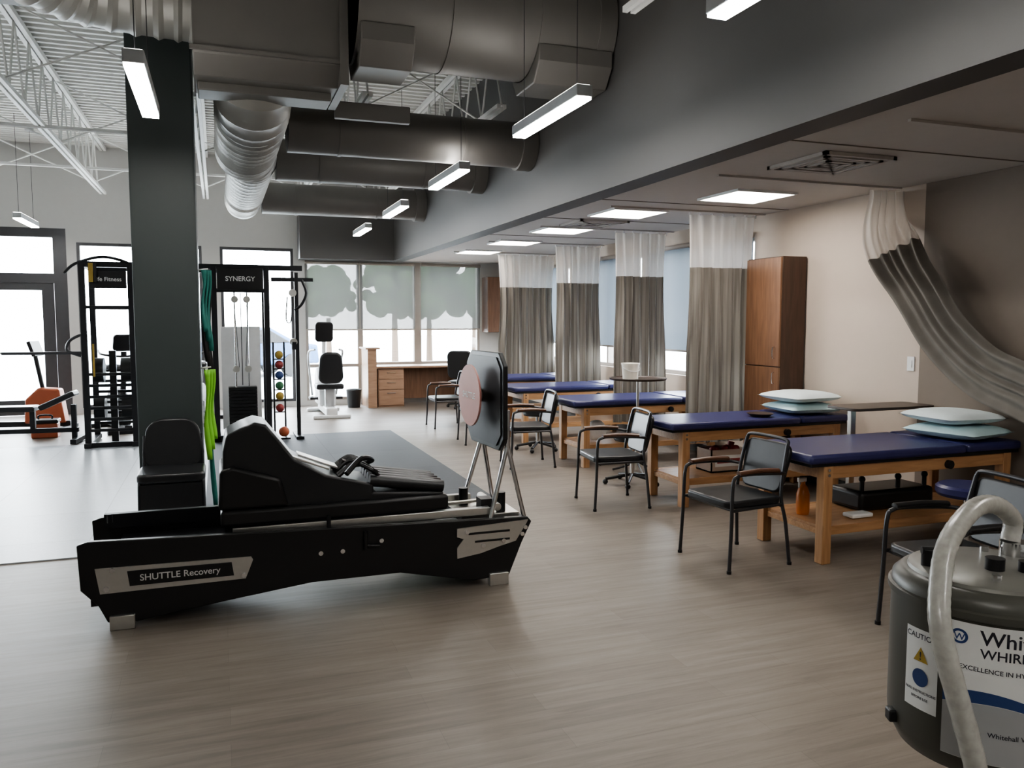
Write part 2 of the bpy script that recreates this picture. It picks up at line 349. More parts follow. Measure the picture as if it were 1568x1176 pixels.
# ------------------------------------------------------------------ windows
def window(n,a0,a1,z0,z1,mull,m,hz=(),y=YF+.06,axis='x'):
    e=grp('window_%d'%n,((a0+a1)/2,y,(z0+z1)/2) if axis=='x' else (y,(a0+a1)/2,(z0+z1)/2),world=True)
    def bx(s,t,q0,q1,b,c): return gbox(s,t,q0,q1,b,c) if axis=='x' else gbox(q0,q1,s,t,b,c)
    w=.05;q0,q1=y-.05,y+.05
    g=[bx(a0,a0+w,q0,q1,z0,z1),bx(a1-w,a1,q0,q1,z0,z1),bx(a0+w,a1-w,q0,q1,z0,z0+w),bx(a0+w,a1-w,q0,q1,z1-w,z1)]
    for x,ww in mull: g.append(bx(x-ww/2,x+ww/2,q0-.01,q1,z0+w,z1-w))
    for h in hz: g.append(bx(a0+w,a1-w,q0,q1,h-.03,h+.03))
    mk('frame',g,m,e,smooth=False); mk('glass',bx(a0+w,a1-w,y-.004,y+.004,z0+w,z1-w),'glass',e,smooth=False)
    return e
window(1,-6.1,-4.3,.1,2.88,[(-5.2,.05)],'mullD',(2.2,))
window(2,-2.2,-.25,.1,2.88,[(-1.2,.06)],'mullD')
window(3,.05,1.3,.1,2.88,[],'mullD')
window(4,1.5,2.5,.1,2.68,[],'mullL',(.74,))
window(5,2.5,4.85,.74,2.68,[(3.6,.14)],'mullL')
for i,(a,b) in enumerate(((7.3,9.6),(9.75,12.0),(12.15,14.5))): window(6+i,a,b,.9,2.5,[((a+b)/2,.05)],'mullL',y=XR+.12,axis='y')
def shade(x0,x1,zb,zt,m,axis='x',y=YF+.0):
    e=grp('roller_shade',((x0+x1)/2,y-.04,zt) if axis=='x' else (y-.04,(x0+x1)/2,zt),world=True)
    if axis=='x':
        mk('fabric',([(x0,y-.03,zb),(x1,y-.03,zb),(x1,y-.03,zt),(x0,y-.03,zt)],[(0,1,2,3)]),m,e,smooth=False); mk('hem_bar',gbox(x0,x1,y-.036,y-.022,zb-.025,zb),'mullL',e); mk('roller',gcyl((x0,y-.045,zt),(x1,y-.045,zt),.03),'mullL',e)
    else:
        mk('fabric',([(y-.03,x0,zb),(y-.03,x1,zb),(y-.03,x1,zt),(y-.03,x0,zt)],[(0,1,2,3)]),m,e,smooth=False); mk('hem_bar',gbox(y-.036,y-.022,x0,x1,zb-.025,zb),'mullL',e); mk('roller',gcyl((y-.045,x0,zt),(y-.045,x1,zt),.03),'mullL',e)
shade(1.50,2.48,1.42,2.64,'shade'); shade(2.50,3.54,1.42,2.64,'shade'); shade(3.66,4.85,1.42,2.64,'shade')
for a,b in ((7.28,8.45),(8.45,9.62),(9.73,10.88),(10.88,12.02),(12.13,13.32),(13.32,14.52)): shade(a,b,1.22,2.5,'shadeB','y',XR)
e=grp('door_1',(-3.15,YF,1.5),world=True)
Y0,Y1=YF+.01,YF+.11
mk('frame',[gbox(-3.95,-3.87,Y0,Y1,0,3.1),gbox(-2.55,-2.35,Y0,Y1,0,3.1),gbox(-3.87,-2.55,Y0,Y1,2.95,3.1),gbox(-3.87,-2.55,Y0,Y1,2.2,2.36)],'mullD',e,smooth=False)
mk('leaf',[gbox(-3.86,-3.74,Y0+.02,Y1-.02,.01,2.2),gbox(-2.74,-2.56,Y0+.02,Y1-.02,.01,2.2),gbox(-3.74,-2.74,Y0+.02,Y1-.02,.01,.26),gbox(-3.74,-2.74,Y0+.02,Y1-.02,2.08,2.2)],'mullD',e,smooth=False)
mk('glass',[gbox(-3.74,-2.74,YF+.055,YF+.062,.26,2.08),gbox(-3.87,-2.55,YF+.055,YF+.062,2.36,2.95)],'glass',e,smooth=False)
mk('push_bar',[gcyl((-3.74,YF-.05,1.05),(-2.74,YF-.05,1.05),.02),gcyl((-2.66,YF+.03,1.05),(-2.66,YF-.05,1.05),.015)],'steel',e)
# ------------------------------------------------------------------ outside
mk('outdoor_ground',gbox(-40,60,YF+.21,80,-.15,-.03),'concrete',smooth=False)
mk('outdoor_ground_side',gbox(XR+.21,60,-20,YF+.2,-.15,-.03),'concrete',smooth=False)
def tree(x,y,h):
    e=grp('leafy_tree',(x,y,-.03),world=True)
    mk('trunk',gcyl((x,y,-.03),(x,y,h*.5),.12,.08),'bark',e)
    g=[]
    for i in range(90):
        a=random.random()*6.28; t=random.random(); r=random.random()**.6*h*.30*(1.1-.6*t); g.append(gsph((x+r*math.cos(a),y+r*math.sin(a),1.9+t*(h-1.9)),.14+random.random()*.28,6))
    mk('crown',g,'leaf',e)
for a in ((5.6,27,4.4),(7.3,29,3.6),(8.6,27.5,4.9),(10.4,30,4.2),(3.9,31,3.3)): tree(*a)
def car(x,y,rz):
    e=grp('parked_car',(x,y,-.03),rz)
    body=[(-2.2,.35),(-2.15,.8),(-1.3,.92),(-.75,1.38),(.7,1.42),(1.5,.98),(2.15,.9),(2.2,.35)]
    mk('body',gprism(body,-.85,.85),'carp',e,bevel=.08)
    mk('windows',[gprism([(-1.15,.95),(-.7,1.32),(.65,1.35),(1.3,.97)],-.87,.87)],'black',e,bevel=.02)
    mk('wheels',[gcyl((s,t,.33),(s,t*.8,.33),.33) for s in (-1.35,1.35) for t in (-.9,.9)],'black',e)
car(.4,24,20); car(9.5,11,80)
# ------------------------------------------------------------------ leg press
e=grp('leg_press_machine',(.5,4.8,0),world=True)
side=[(-.71,.455),(-.70,.22),(-.62,.13),(-.58,.04),(-.44,.03),(.0,.085),(.45,.135),(.95,.135),(1.25,.07),(1.40,.04),(1.62,.05),(1.70,.24),(1.765,.37),(1.74,.40),(-.66,.47)]
side=side[::-1]
mk('side_panel_front',gprism(side,4.50,4.54),'black',e,bevel=.006)
mk('side_panel_rear',gprism(side,5.04,5.08),'black',e,bevel=.006)
mk('cross_members',[gbox(-.66,-.58,4.54,5.04,.12,.34),gbox(1.5,1.6,4.54,5.04,.12,.36),gbox(.4,.5,4.54,5.04,.2,.34)],'blackm',e)
mk('tray',gbox(-.55,1.62,4.56,5.02,.30,.37),'blackm',e)
mk('rails',[gbox(.04,1.52,yy,yy+.045,.415,.462) for yy in (4.565,4.965)],'steel',e,bevel=.004)
mk('rear_guard',[gbox(-.64,.02,4.98,5.02,.42,.50),gcyl((-.6,4.9,.47),(-.6,4.9,.52),.015),gcyl((.55,4.52,.42),(.55,4.52,.50),.012)],'blackm',e)
mk('carriage_base',gbox(-.02,1.26,4.56,5.04,.468,.56),'black',e,bevel=.02)
bk=[(-.01,.545),(.0,.88),(.02,.97),(.10,1.01),(.17,1.035),(.23,1.02),(.30,.93),(.38,.82),(.55,.72),(.82,.65),(.82,.60),(1.24,.575),(1.24,.545)][::-1]
mk('backrest_wedge',gprism(bk,4.60,4.98),'vinyl',e,bevel=.025)
mk('shoulder_block',gprism([(-.03,.56),(.34,.56),(.30,.72),(.05,.80),(-.02,.78)],4.57,5.03),'black',e,bevel=.02)
mk('seat_pad_ribs',[gtube([(.80,yy,.665),(1.24,yy,.60)],.036,12) for yy in (4.63,4.71,4.79,4.87,4.95)],'vinyl',e)
ry=math.degrees(math.atan2(.12,.4))
mk('headrest_plates',[cbox((.47,4.66,.785),(.22,.06,.012),rotm(0,ry+5,0)),cbox((.52,4.80,.775),(.24,.14,.012),rotm(0,ry+5,0))],'steel',e,bevel=.003)
g=[]
for k in range(6):
    yy=4.62+.06*k; a=random.random()*.05
    g.append(gtube(sm([(.62,yy,.70),(.70+a,yy+.03,.76),(.80,yy-.02,.73+a*.3),(.88-a,yy+.02,.68)],5),.012,6))
g+= [gtube(sm([(.66,4.58,.72),(.76,4.66,.79),(.84,4.76,.76),(.76,4.86,.72),(.66,4.80,.76)],6),.016,8)]
mk('straps',g,'black',e)
R=rotm(0,0,3); c=Vector((1.585,4.83,1.10))
oc=[(-.32,-.22),(-.24,-.30),(.24,-.30),(.32,-.22),(.32,.22),(.24,.30),(-.24,.30),(-.32,.22)]
def plate(dx0,dx1,sc):
    v,f=gprismx([(a*sc,b*sc) for a,b in oc],dx0,dx1); return [tuple(c+R@Vector(p)) for p in v],f
mk('footplate',plate(-.015,.015,1),'black',e,bevel=.006)
mk('footplate_mat',plate(-.022,-.015,.9),'blackm',e)
mk('footplate_backing',plate(.015,.04,.45),'steel',e)
def disc(r,d0,d1):
    v,f=gcyl((d0,.05,.02),(d1,.05,.02),r,n=48); return [tuple(c+R@Vector(p)) for p in v],f
mk('rebound_disc',disc(.195,-.10,-.088),'pink',e); mk('disc_hub',disc(.04,-.09,-.01),'steel',e)
mk('disc_print',gtext('SHUTTLE',.055,lambda x,y:tuple(c+R@Vector((-.102,.05-x,.02+y)))),'label',e)
mk('support_tubes',[gcyl((1.63,4.56,.84),(1.50,4.53,.36),.014),gcyl((1.63,4.56,.84),(1.73,4.53,.38),.014),gcyl((1.63,5.05,.84),(1.48,5.05,.36),.014),gcyl((1.63,5.05,.84),(1.70,5.05,.38),.014),gcyl((1.63,4.56,1.05),(1.63,4.56,.80),.016),gcyl((1.60,5.05,1.05),(1.63,5.05,.80),.016)],'chrome',e)
mk('end_hardware',[gbox(1.35,1.72,4.60,4.98,.37,.41),gbox(1.30,1.42,4.62,4.7,.40,.44),gcyl((1.58,4.6,.45),(1.58,4.95,.45),.025),gcyl((1.3,4.75,.46),(1.55,4.9,.43),.012)],'steel',e,bevel=.003)
mk('end_blocks',[gbox(1.48,1.56,4.62,4.72,.41,.50),gcyl((1.62,4.66,.41),(1.62,4.66,.53),.03),gcyl((1.45,4.9,.41),(1.45,4.9,.52),.03)],'black',e)
mk('name_plate',gprism([(-.63,.33),(-.61,.195),(.10,.20),(.14,.30),(.13,.318)],4.494,4.50),'steel',e)
mk('name_inset',gprism([(-.48,.304),(-.47,.225),(.04,.225),(.03,.298)],4.488,4.4945),'black',e)
mk('name_text',gtext('SHUTTLE Recovery',.048,lambda x,y:(-.225+x,4.4865,.263+y)),'label',e)
mk('bracket_plate',gprism([(1.29,.365),(1.29,.315),(1.33,.30),(1.29,.25),(1.29,.185),(1.44,.205),(1.55,.235),(1.66,.26),(1.73,.365),(1.74,.385)],4.492,4.50),'steel',e)
mk('bracket_slots',[gbox(1.36,1.62,4.489,4.492,.322,.335),gbox(1.40,1.62,4.489,4.492,.272,.284)],'black',e)
mk('bolts',[gcyl((x,4.5,z),(x,4.483,z),.013,n=12) for x,z in ((-.55,.315),(-.58,.22),(.09,.22),(.5,.30),(.62,.30),(.84,.34),(1.45,.25),(1.58,.27),(1.72,.34),(1.7,.3),(1.35,.34))],'chrome',e)
mk('feet',[gbox(x,x+.12,yy-.02,yy+.03,.0,.075) for x in (-.57,1.49) for yy in (4.50,5.06)],'steel',e,bevel=.004)
mk('lever',[gcyl((.75,4.49,.40),(.75,4.49,.30),.012),gcyl((.75,4.49,.32),(.83,4.49,.31),.008)],'black',e)
# ------------------------------------------------------------------ chairs
def rpanel(w,h,r,t,n=6,wt=None):
    wt=wt or w; P=[]
    for cx,cz,a0 in ((wt/2-r,h-r,0),(-wt/2+r,h-r,90),(-w/2+r,r,180),(w/2-r,r,270)):
        for i in range(n+1):
            a=math.radians(a0+90*i/n); P.append((cx+r*math.cos(a),cz+r*math.sin(a)))
    return gprism(P[::-1],-t/2,t/2)
def xf(g,loc,R=None):
    v,f=g; L=Vector(loc); return [tuple(L+(R@Vector(p) if R else Vector(p))) for p in v],f
def armchair(x,y,rz,arm='armw'):
    e=grp('guest_armchair',(x,y,0),rz); e.scale=(.96,.96,.935)
    v,f=rpanel(.48,.46,.06,.055); mk('seat',([(a,c-.24,b+.455) for a,b,c in v],[t[::-1] for t in f]),'vinyl',e,bevel=.015)
    mk('back',xf(rpanel(.40,.36,.07,.04,wt=.44),(0,.235,.485),rotm(-12,0,0)),'vinyl',e,bevel=.014)
    g=[]
    for s in (-1,1):
        g.append(gtube(sm([(s*.27,-.25,.0),(s*.265,-.235,.3),(s*.26,-.225,.60),(s*.26,-.19,.655),(s*.26,-.10,.665),(s*.26,.14,.655),(s*.235,.235,.64)],5),.0125,10))
        g.append(gtube(sm([(s*.27,.26,0),(s*.25,.235,.3),(s*.225,.215,.47),(s*.215,.24,.66),(s*.205,.28,.84)],5),.0125,10))
        g.append(gcyl((s*.262,-.23,.425),(s*.232,.22,.425),.011))
    g+= [gcyl((-.26,-.2,.42),(.26,-.2,.42),.011),gcyl((-.24,.2,.42),(.24,.2,.42),.011)]
    g.append(gtube(sm([(-.205,.28,.83),(-.18,.29,.865),(0,.295,.872),(.18,.29,.865),(.205,.28,.83)],5),.0125,10))
    mk('frame',g,'gun',e)
    mk('arm_pads',[gtube(sm([(s*.26,-.18,.675),(s*.26,0,.682),(s*.26,.15,.672)],5),.017,10,1.5) for s in (-1,1)],arm,e)
    mk('glides',[gcyl((s*.27,t,0),(s*.27,t,.02),.016) for s in (-1,1) for t in (-.25,.26)],'black',e)
armchair(3.20,4.46,-86); armchair(3.18,6.20,-97); armchair(3.16,8.20,-97); armchair(3.17,9.95,-95); armchair(3.17,11.6,-90)
armchair(3.42,2.92,-98,'black')
e=grp('stacking_chair',(-.36,6.52,0),0)
v,f=rpanel(.47,.44,.07,.07); mk('seat',([(a,c-.22,b+.44) for a,b,c in v],[t[::-1] for t in f]),'vinyl',e,bevel=.02)
mk('back',xf(rpanel(.45,.40,.13,.045,wt=.40),(0,.215,.43),rotm(-7,0,0)),'vinyl',e,bevel=.016)
g=[]
for s in (-1,1):
    g+= [gtube(sm([(s*.22,-.20,0),(s*.215,-.19,.38),(s*.215,-.12,.40),(s*.215,.18,.40)],5),.012,8),gtube(sm([(s*.215,.24,0),(s*.21,.2,.42),(s*.205,.25,.70)],5),.012,8)]
g+=[gcyl((-.215,-.17,.39),(.215,-.17,.39),.011),gcyl((-.21,.19,.39),(.21,.19,.39),.011)]
mk('frame',g,'blackm',e)
mk('front_skirt',gbox(-.21,.21,-.215,-.205,.10,.40),'vinyl',e)
# ------------------------------------------------------------------ treatment tables
TH=.73
def table(Y,X0=3.53,X1=5.39,W=.72):
    xc=(X0+X1)/2; L=X1-X0
    e=grp('treatment_table',(xc,Y,0))
    a,b=-L/2,L/2; sp=b-.52
    mk('cushion',gbox(a,sp-.004,-W/2,W/2,TH-.062,TH),'navy',e,bevel=.022)
    mk('head_cushion',gbox(sp+.004,b,-W/2,W/2,TH-.058,TH+.004),'navy',e,bevel=.022)
    mk('deck_board',gbox(a+.02,b-.01,-W/2+.02,W/2-.02,TH-.08,TH-.06),'black',e)
    A,B,w=a+.13,b-.08,W/2-.03
    mk('apron',[gbox(A,B,-w,-w+.03,TH-.165,TH-.08),gbox(A,B,w-.03,w,TH-.165,TH-.08),gbox(A,A+.03,-w+.03,w-.03,TH-.165,TH-.08),gbox(B-.03,B,-w+.03,w-.03,TH-.165,TH-.08)],'lwoodx',e,bevel=.004)
    l=.072
    mk('legs',[gbox(x,x+l,y,y+l,0,TH-.08) for x in (A-.005,B-l+.005) for y in (-w-.008,w-l+.008)],'lwood',e,bevel=.005)
    mk('shelf',gbox(A+.03,B-.03,-w+.05,w-.05,.225,.243),'lwoodx',e)
    mk('stretchers',[gbox(A+l,B-l,-w+.02,-w+.05,.185,.245),gbox(A+l,B-l,w-.05,w-.02,.185,.245),gbox(A+.02,A+.05,-w+l,w-l,.185,.225)],'lwoodx',e,bevel=.003)
    mk('bolts',[gcyl((A+.03,-w-.008,TH-z),(A+.03,-w-.016,TH-z),.010,n=10) for z in (.105,.14)],'chrome',e)
    mk('ratchet_handle',[gcyl((sp-.15,-w,TH-.13),(sp-.15,-w-.03,TH-.13),.03,n=12)],'black',e)
    return e
table(4.47); table(6.12,W=.64); table(8.12); table(9.95); table(11.75)
def pillow(x,y,z,m,rz=0,lx=.62,ly=.42,h=.10):
    e=grp('pillow',(x,y,z)); mk('case',gpillow((0,0,0),lx,ly,h,rz),m,e,ang=80)
pillow(5.08,6.08,TH+.058,'pillow',-5,.56,.56,.10); pillow(5.07,6.09,TH+.160,'pillow2',4,.58,.56,.10)
pillow(5.09,4.40,TH+.058,'pillow',10,.54,.58); pillow(5.08,4.44,TH+.160,'pillow2',-4,.54,.54)
e=grp('shallow_bowl',(4.55,5.98,TH+.001)); mk('bowl',glathe([(.001,.003),(.08,.004),(.115,.028),(.12,.03),(.112,.024),(.075,.0)],(0,0,0),28),'tray',e)
# ------------------------------------------------------------------ curtains
def curtain(X0,X1,Y,nple=7,zt=2.68,zn=2.13,zb=.32,amp=.055,flare=.0):
    e=grp('privacy_curtain',((X0+X1)/2,Y,zt),world=True)
    nu=nple*14
    ph=[random.uniform(-.6,.6) for _ in range(nple+1)]
    am=[random.uniform(.6,1.25) for _ in range(nple+1)]
    def P(u,z):
        h=(zt-z)/(zt-zb); k=u*nple
        i=int(min(nple-1,k)); q=k-i; phz=ph[i]*(1-q)+ph[i+1]*q; a=amp*(.55+.5*h)*(am[i]*(1-q)+am[i+1]*q)
        xc=(X0+X1)/2; wid=(X1-X0)*(1+flare*h-.08*math.sin(math.pi*min(1,h*1.6)))
        x=xc+(u-.5)*wid+.02*math.sin(6.28*k*2)*h
        y=Y+a*math.sin(6.283*k+phz*2*h)+.02*math.sin(2.3*k+5*h)
        return (x,y,z)
    def sheet(za,zb_,nz):
        v=[P(i/nu,za+(zb_-za)*j/nz) for j in range(nz+1) for i in range(nu+1)]
        f=[(j*(nu+1)+i,j*(nu+1)+i+1,(j+1)*(nu+1)+i+1,(j+1)*(nu+1)+i) for j in range(nz) for i in range(nu)]
        return v,f
    mk('net',sheet(zt-.02,zn,6),'net',e,ang=180); mk('fabric',sheet(zn,zb,22),'curt',e,ang=180)
    mk('hooks',[gcyl((X0+(X1-X0)*i/nple,Y,zt),(X0+(X1-X0)*i/nple,Y,zt-.03),.006,n=6) for i in range(nple+1)],'white',e)
curtain(4.50,5.30,7.12,6,amp=.055)
curtain(4.58,5.30,8.9,6,amp=.06); curtain(4.62,5.36,10.85,6); curtain(4.36,5.37,12.65,8)
e=grp('privacy_curtain',(5.25,5.3,2.68),world=True)
ctr=sm([(5.24,5.30,2.66),(5.23,5.28,2.40),(5.21,5.16,2.13),(5.22,4.92,1.80),(5.25,4.70,1.48),(5.27,4.38,1.22),(5.26,4.02,1.09),(5.24,3.80,.99),(5.22,3.63,.80)],7)
n=len(ctr); rows=[]
for i,cp in enumerate(ctr):
    s=i/(n-1); T=(ctr[min(i+1,n-1)]-ctr[max(i-1,0)]).normalized()
    inp=Vector((0,T.z,-T.y)).normalized()
    if inp.y>0: inp=-inp
    k=min(1,max(0,(s-.05)/.28))
    w=(Vector((-1,0,0))*(1-k)+Vector((0,-inp.y,-inp.z))*k)
    w.normalize(); nn=T.cross(w).normalized()
    W=.38+.06*k-.12*max(0,s-.35)
    row=[]
    for j in range(113):
        u=j/112; uu=u+.035*math.sin(6.283*u*1.5+2.0*s)
        a=(.045-.014*k)*math.sin(6.283*uu*5+.8*s)*(.75+.25*math.sin(5*u+3*s))+.006*math.sin(23*u+6*s)
        p=cp+w*(u-.5)*W+nn*a
        p.x=min(p.x,XR-.015); row.append(p)
    rows.append(row)
cut=13
def sh(r):
    v=[tuple(p) for row in r for p in row]; m=113
    return v,[(j*m+i,j*m+i+1,(j+1)*m+i+1,(j+1)*m+i) for j in range(len(r)-1) for i in range(m-1)]
mk('net',sh(rows[:cut+1]),'net',e,ang=180); mk('fabric',sh(rows[cut:]),'curt2',e,ang=180)
# ------------------------------------------------------------------ wardrobe etc.
e=grp('wardrobe_cabinet',(5.26,6.72,0),world=True)
mk('carcass',gbox(5.13,5.41,6.45,6.99,.0,2.21),'cabD',e,bevel=.003)
mk('doors',[gbox(5.11,5.13,6.455,6.985,1.14,2.20),gbox(5.11,5.13,6.455,6.985,.06,1.13)],'cab',e,bevel=.002)
mk('handles',[gtube(sm([(5.11,6.52,z),(5.085,6.52,z+.01),(5.085,6.52,z+.10),(5.11,6.52,z+.11)],4),.005,8) for z in (1.22,.97)],'chrome',e)
e=grp('wall_cabinet',(5.1,15,1.9),world=True)
mk('carcass',gbox(4.90,5.42,14.85,15.195,1.35,2.42),'cabD',e,bevel=.003)
mk('doors',[gbox(4.905,5.155,14.83,14.85,1.355,2.415),gbox(5.165,5.415,14.83,14.85,1.355,2.415)],'cab',e,bevel=.002)
e=grp('light_switch',(XR-.005,5.16,1.23)); mk('plate',gbox(-.004,.004,-.037,.037,-.06,.06),'white',e,bevel=.002); mk('rocker',gbox(-.008,-.003,-.015,.015,-.03,.03),'white',e)
e=grp('corner_desk',(3.4,14.8,0),world=True)
mk('worktop',gbox(2.6,4.5,14.5,15.12,.71,.745),'desk',e,bevel=.004)
mk('tall_end',[gbox(2.50,2.66,14.45,15.12,0,1.06),gbox(2.46,2.72,14.43,15.14,1.06,1.09)],'desk',e,bevel=.003)
mk('pedestal',gbox(2.70,3.18,14.56,15.1,.0,.70),'desk',e)
mk('drawers',[gbox(2.71,3.17,14.54,14.56,z,z+h) for z,h in ((.03,.28),(.32,.18),(.51,.17))],'desk',e,bevel=.004)
mk('pulls',[gbox(2.86,3.02,14.525,14.54,z,z+.012) for z in (.25,.44,.62)],'chrome',e)
mk('modesty_panel',gbox(3.18,4.45,15.02,15.05,.1,.71),'cab',e); mk('end_panel',gbox(4.42,4.46,14.52,15.1,0,.71),'desk',e)
e=grp('waste_bin',(2.28,14.7,0)); mk('bin',glathe([(.001,0),(.11,0),(.14,.33),(.13,.33),(.10,.02),(.001,.02)]),'black',e)
def officechair(x,y,rz):
    e=grp('office_chair',(x,y,0),rz)
    mk('base',[gcyl((0,0,.09),(.3*math.cos(a),.3*math.sin(a),.06),.02,.015) for a in [i*1.2566 for i in range(5)]]+[gcyl((0,0,.08),(0,0,.42),.03)],'black',e)
    mk('casters',[gsph((.3*math.cos(a),.3*math.sin(a),.03),.03,6) for a in [i*1.2566 for i in range(5)]],'black',e)
    mk('seat',gbox(-.25,.25,-.24,.24,.43,.50),'vinyl',e,bevel=.03); mk('back',xf(rpanel(.46,.5,.1,.06),(0,.25,.55),rotm(-8,0,0)),'vinyl',e,bevel=.02)
    mk('spine',gtube(sm([(0,.1,.42),(0,.27,.44),(0,.29,.7)],4),.02,8),'black',e)
officechair(4.15,13.95,150)
def overbed(x,y,z,lx,ly,m='tray'):
    e=grp('overbed_table',(x,y,0))
    v,f=rpanel(lx,ly,.05,.022); mk('top',([(a,c-ly/2,b+z) for a,b,c in v],[t[::-1] for t in f]),m,e,bevel=.004)
    px=-lx/2+.12
    mk('column',[gbox(px-.025,px+.025,-.02,.02,.06,z-.01)],'steel',e,bevel=.004)
    mk('base',[gbox(px-.05,px+.0,-ly/2,ly/2,.03,.06),gbox(px-.03,px+.42,-ly/2,-ly/2+.03,.03,.055),gbox(px-.03,px+.42,ly/2-.03,ly/2,.03,.055)],'steel',e,bevel=.003)
    mk('casters',[gcyl((a,b-.008,.016),(a,b+.008,.016),.016) for a in (px,px+.4) for b in (-ly/2+.015,ly/2-.015)],'black',e)
overbed(5.00,5.04,.90,.82,.34)
e=grp('tray_stand',(4.08,7.38,0))
mk('tray',glathe([(.001,.975),(.29,.975),(.30,.995),(.295,.995),(.285,.985),(.001,.985)],n=40),'tray',e)
mk('pole',gcyl((0,0,.03),(0,0,.978),.014),'steel',e)
mk('base',[gtube(sm([(0,0,.12),(.12*math.cos(a),.12*math.sin(a),.06),(.26*math.cos(a),.26*math.sin(a),.012)],4),.011,8) for a in (0.3,2.4,4.5)],'black',e)
e=grp('plastic_tub',(3.98,7.36,.986)); mk('tub',glathe([(.001,0),(.078,0),(.092,.15),(.096,.15),(.096,.165),(.001,.168)],n=32),'tub',e); 
mk('handle',gtube([(.096*math.cos(t),.096*math.sin(t),.13-.05*math.sin((t-3.14)) ) for t in [3.14+i*.314 for i in range(11)]],.003,6),'white',e)
e=grp('storage_carton',(4.25,6.12,.244))
mk('carton',[gbox(-.19,.19,-.12,.12,0,.012),gbox(-.19,.19,-.12,-.11,0,.2),gbox(-.19,.19,.11,.12,0,.2),gbox(-.19,-.18,-.12,.12,0,.2),gbox(.18,.19,-.12,.12,0,.2)],'cardb',e)
mk('contents',[gsph((-.12+.06*i,-.04+.05*(i%2),.19),.035,8) for i in range(5)]+[gcyl((.05,0,.1),(.10,0,.25),.03)],'red',e)
mk('print',[gbox(-.15,.15,-.1215,-.12,.05,.15)],'label',e)
mk('print_stripe',[gbox(-.13,.13,-.1225,-.1215,.08,.12)],'red',e)
e=grp('spray_bottle',(3.80,4.50,.245));
mk('bottle',glathe([(.001,.0),(.042,.0),(.045,.02),(.045,.14),(.03,.19),(.014,.21),(.014,.23),(.001,.23)],(0,0,0),24),'spray',e)
mk('trigger',[gbox(-.045,.02,-.012,.012,.227,.257),gbox(-.04,-.03,-.006,.006,.187,.227)],'white',e,bevel=.003)
e=grp('paper_towel_pack',(4.1,4.3,.246)); mk('pack',gbox(-.09,.09,-.05,.05,0.001,.03),'white',e,bevel=.01)
e=grp('equipment_case',(4.55,4.55,.246)); mk('case',gbox(-.34,.34,-.16,.16,0,.14),'black',e,bevel=.03)
mk('lugs',[gcyl((x,-.1,.13),(x,-.1,.22),.016) for x in (-.28,.05,.30)]+[gsph((x,-.1,.22),.024,6) for x in (-.28,.05,.30)],'black',e)
e=grp('supply_bag',(3.90,8.0,.262)); mk('bag',gpillow((0,0,.11),.22,.16,.22),'white',e,ang=80)
def stool(x,y,m,h=.56):
    e=grp('rolling_stool',(x,y,0))
    mk('seat',glathe([(.001,h-.07),(.17,h-.07),(.185,h-.05),(.185,h-.015),(.165,h),(.001,h)]),m,e)
    mk('post',gcyl((0,0,.08),(0,0,h-.07),.022),'chrome',e)
    mk('base',[gcyl((0,0,.10),(.26*math.cos(a),.26*math.sin(a),.055),.016) for a in [.3+i*1.2566 for i in range(5)]],'black',e)
    mk('casters',[gsph((.26*math.cos(a),.26*math.sin(a),.027),.027,6) for a in [.3+i*1.2566 for i in range(5)]],'black',e)
stool(4.42,3.72,'navy'); stool(3.74,6.86,'vinyl',.5); stool(3.64,9.08,'vinyl',.5)
# ------------------------------------------------------------------ functional rig
e=grp('functional_training_rig',(-.3,11.4,0),world=True)
def post(x,y,z1=2.28,w=.07): return gbox(x-w/2,x+w/2,y-w/2,y+w/2,.01,z1)
mk('posts',[post(x,y) for x in (-1.56,-1.02) for y in (11.1,11.9)]+[post(x,y) for x in (-.05,.60) for y in (11.1,11.7)]+[post(.98,11.1,2.22,.05)],'blackm',e,bevel=.006)
mk('beams',[gbox(-1.6,1.06,11.07,11.13,2.24,2.31),gbox(-1.6,.63,11.86,11.92,2.24,2.31),gbox(-1.59,-1.53,11.1,11.9,2.24,2.31),gbox(-1.05,-.99,11.1,11.9,2.24,2.31),gbox(-1.6,-.98,11.06,11.14,.01,.07),gbox(-1.6,-1.52,11.0,12.0,.01,.07),gbox(-1.06,-.98,11.0,12.0,.01,.07),gbox(-.1,.65,11.0,11.08,.01,.09),gbox(-.09,-.01,11.0,11.8,.01,.08),gbox(.56,.64,11.0,11.8,.01,.08),gbox(.93,1.03,10.9,11.5,.01,.05),gbox(-.05,.6,11.07,11.13,1.95,2.0)],'blackm',e,bevel=.006)
mk('rungs',[gcyl((-1.55,y,z),(-1.03,y,z),.020,n=10) for z in (.22,.36,.50,.64,.78,.92,1.75) for y in (11.1,11.9)],'blackm',e)
mk('plate_pegs',[gcyl((-1.3+s*.1,11.5,z),(-1.3+s*.22,11.5,z),.16,n=28) for s in (-1,1) for z in (.45,.95)]+[gbox(-1.34,-1.26,11.46,11.54,.02,1.2)],'black',e)
mk('pull_up_bar',gtube(sm([(-1.75,11.1,2.16),(-1.62,11.1,2.28),(-1.3,11.0,2.36),(-1.0,11.1,2.28),(-.9,11.1,2.16)],5),.018,10),'blackm',e)
mk('sign_boards',[gbox(-1.48,-1.06,11.03,11.06,1.98,2.20),gbox(-.01,.56,11.03,11.06,1.98,2.26)],'black',e,bevel=.01)
mk('sign_text',[gtext('Life Fitness',.07,lambda x,y:(-1.27+x,11.028,2.09+y)),gtext('SYNERGY',.085,lambda x,y:(.275+x,11.028,2.12+y))],'label',e)
mk('weight_stack',[gbox(.10,.46,11.25,11.45,.12+i*.045,.158+i*.045) for i in range(13)],'black',e)
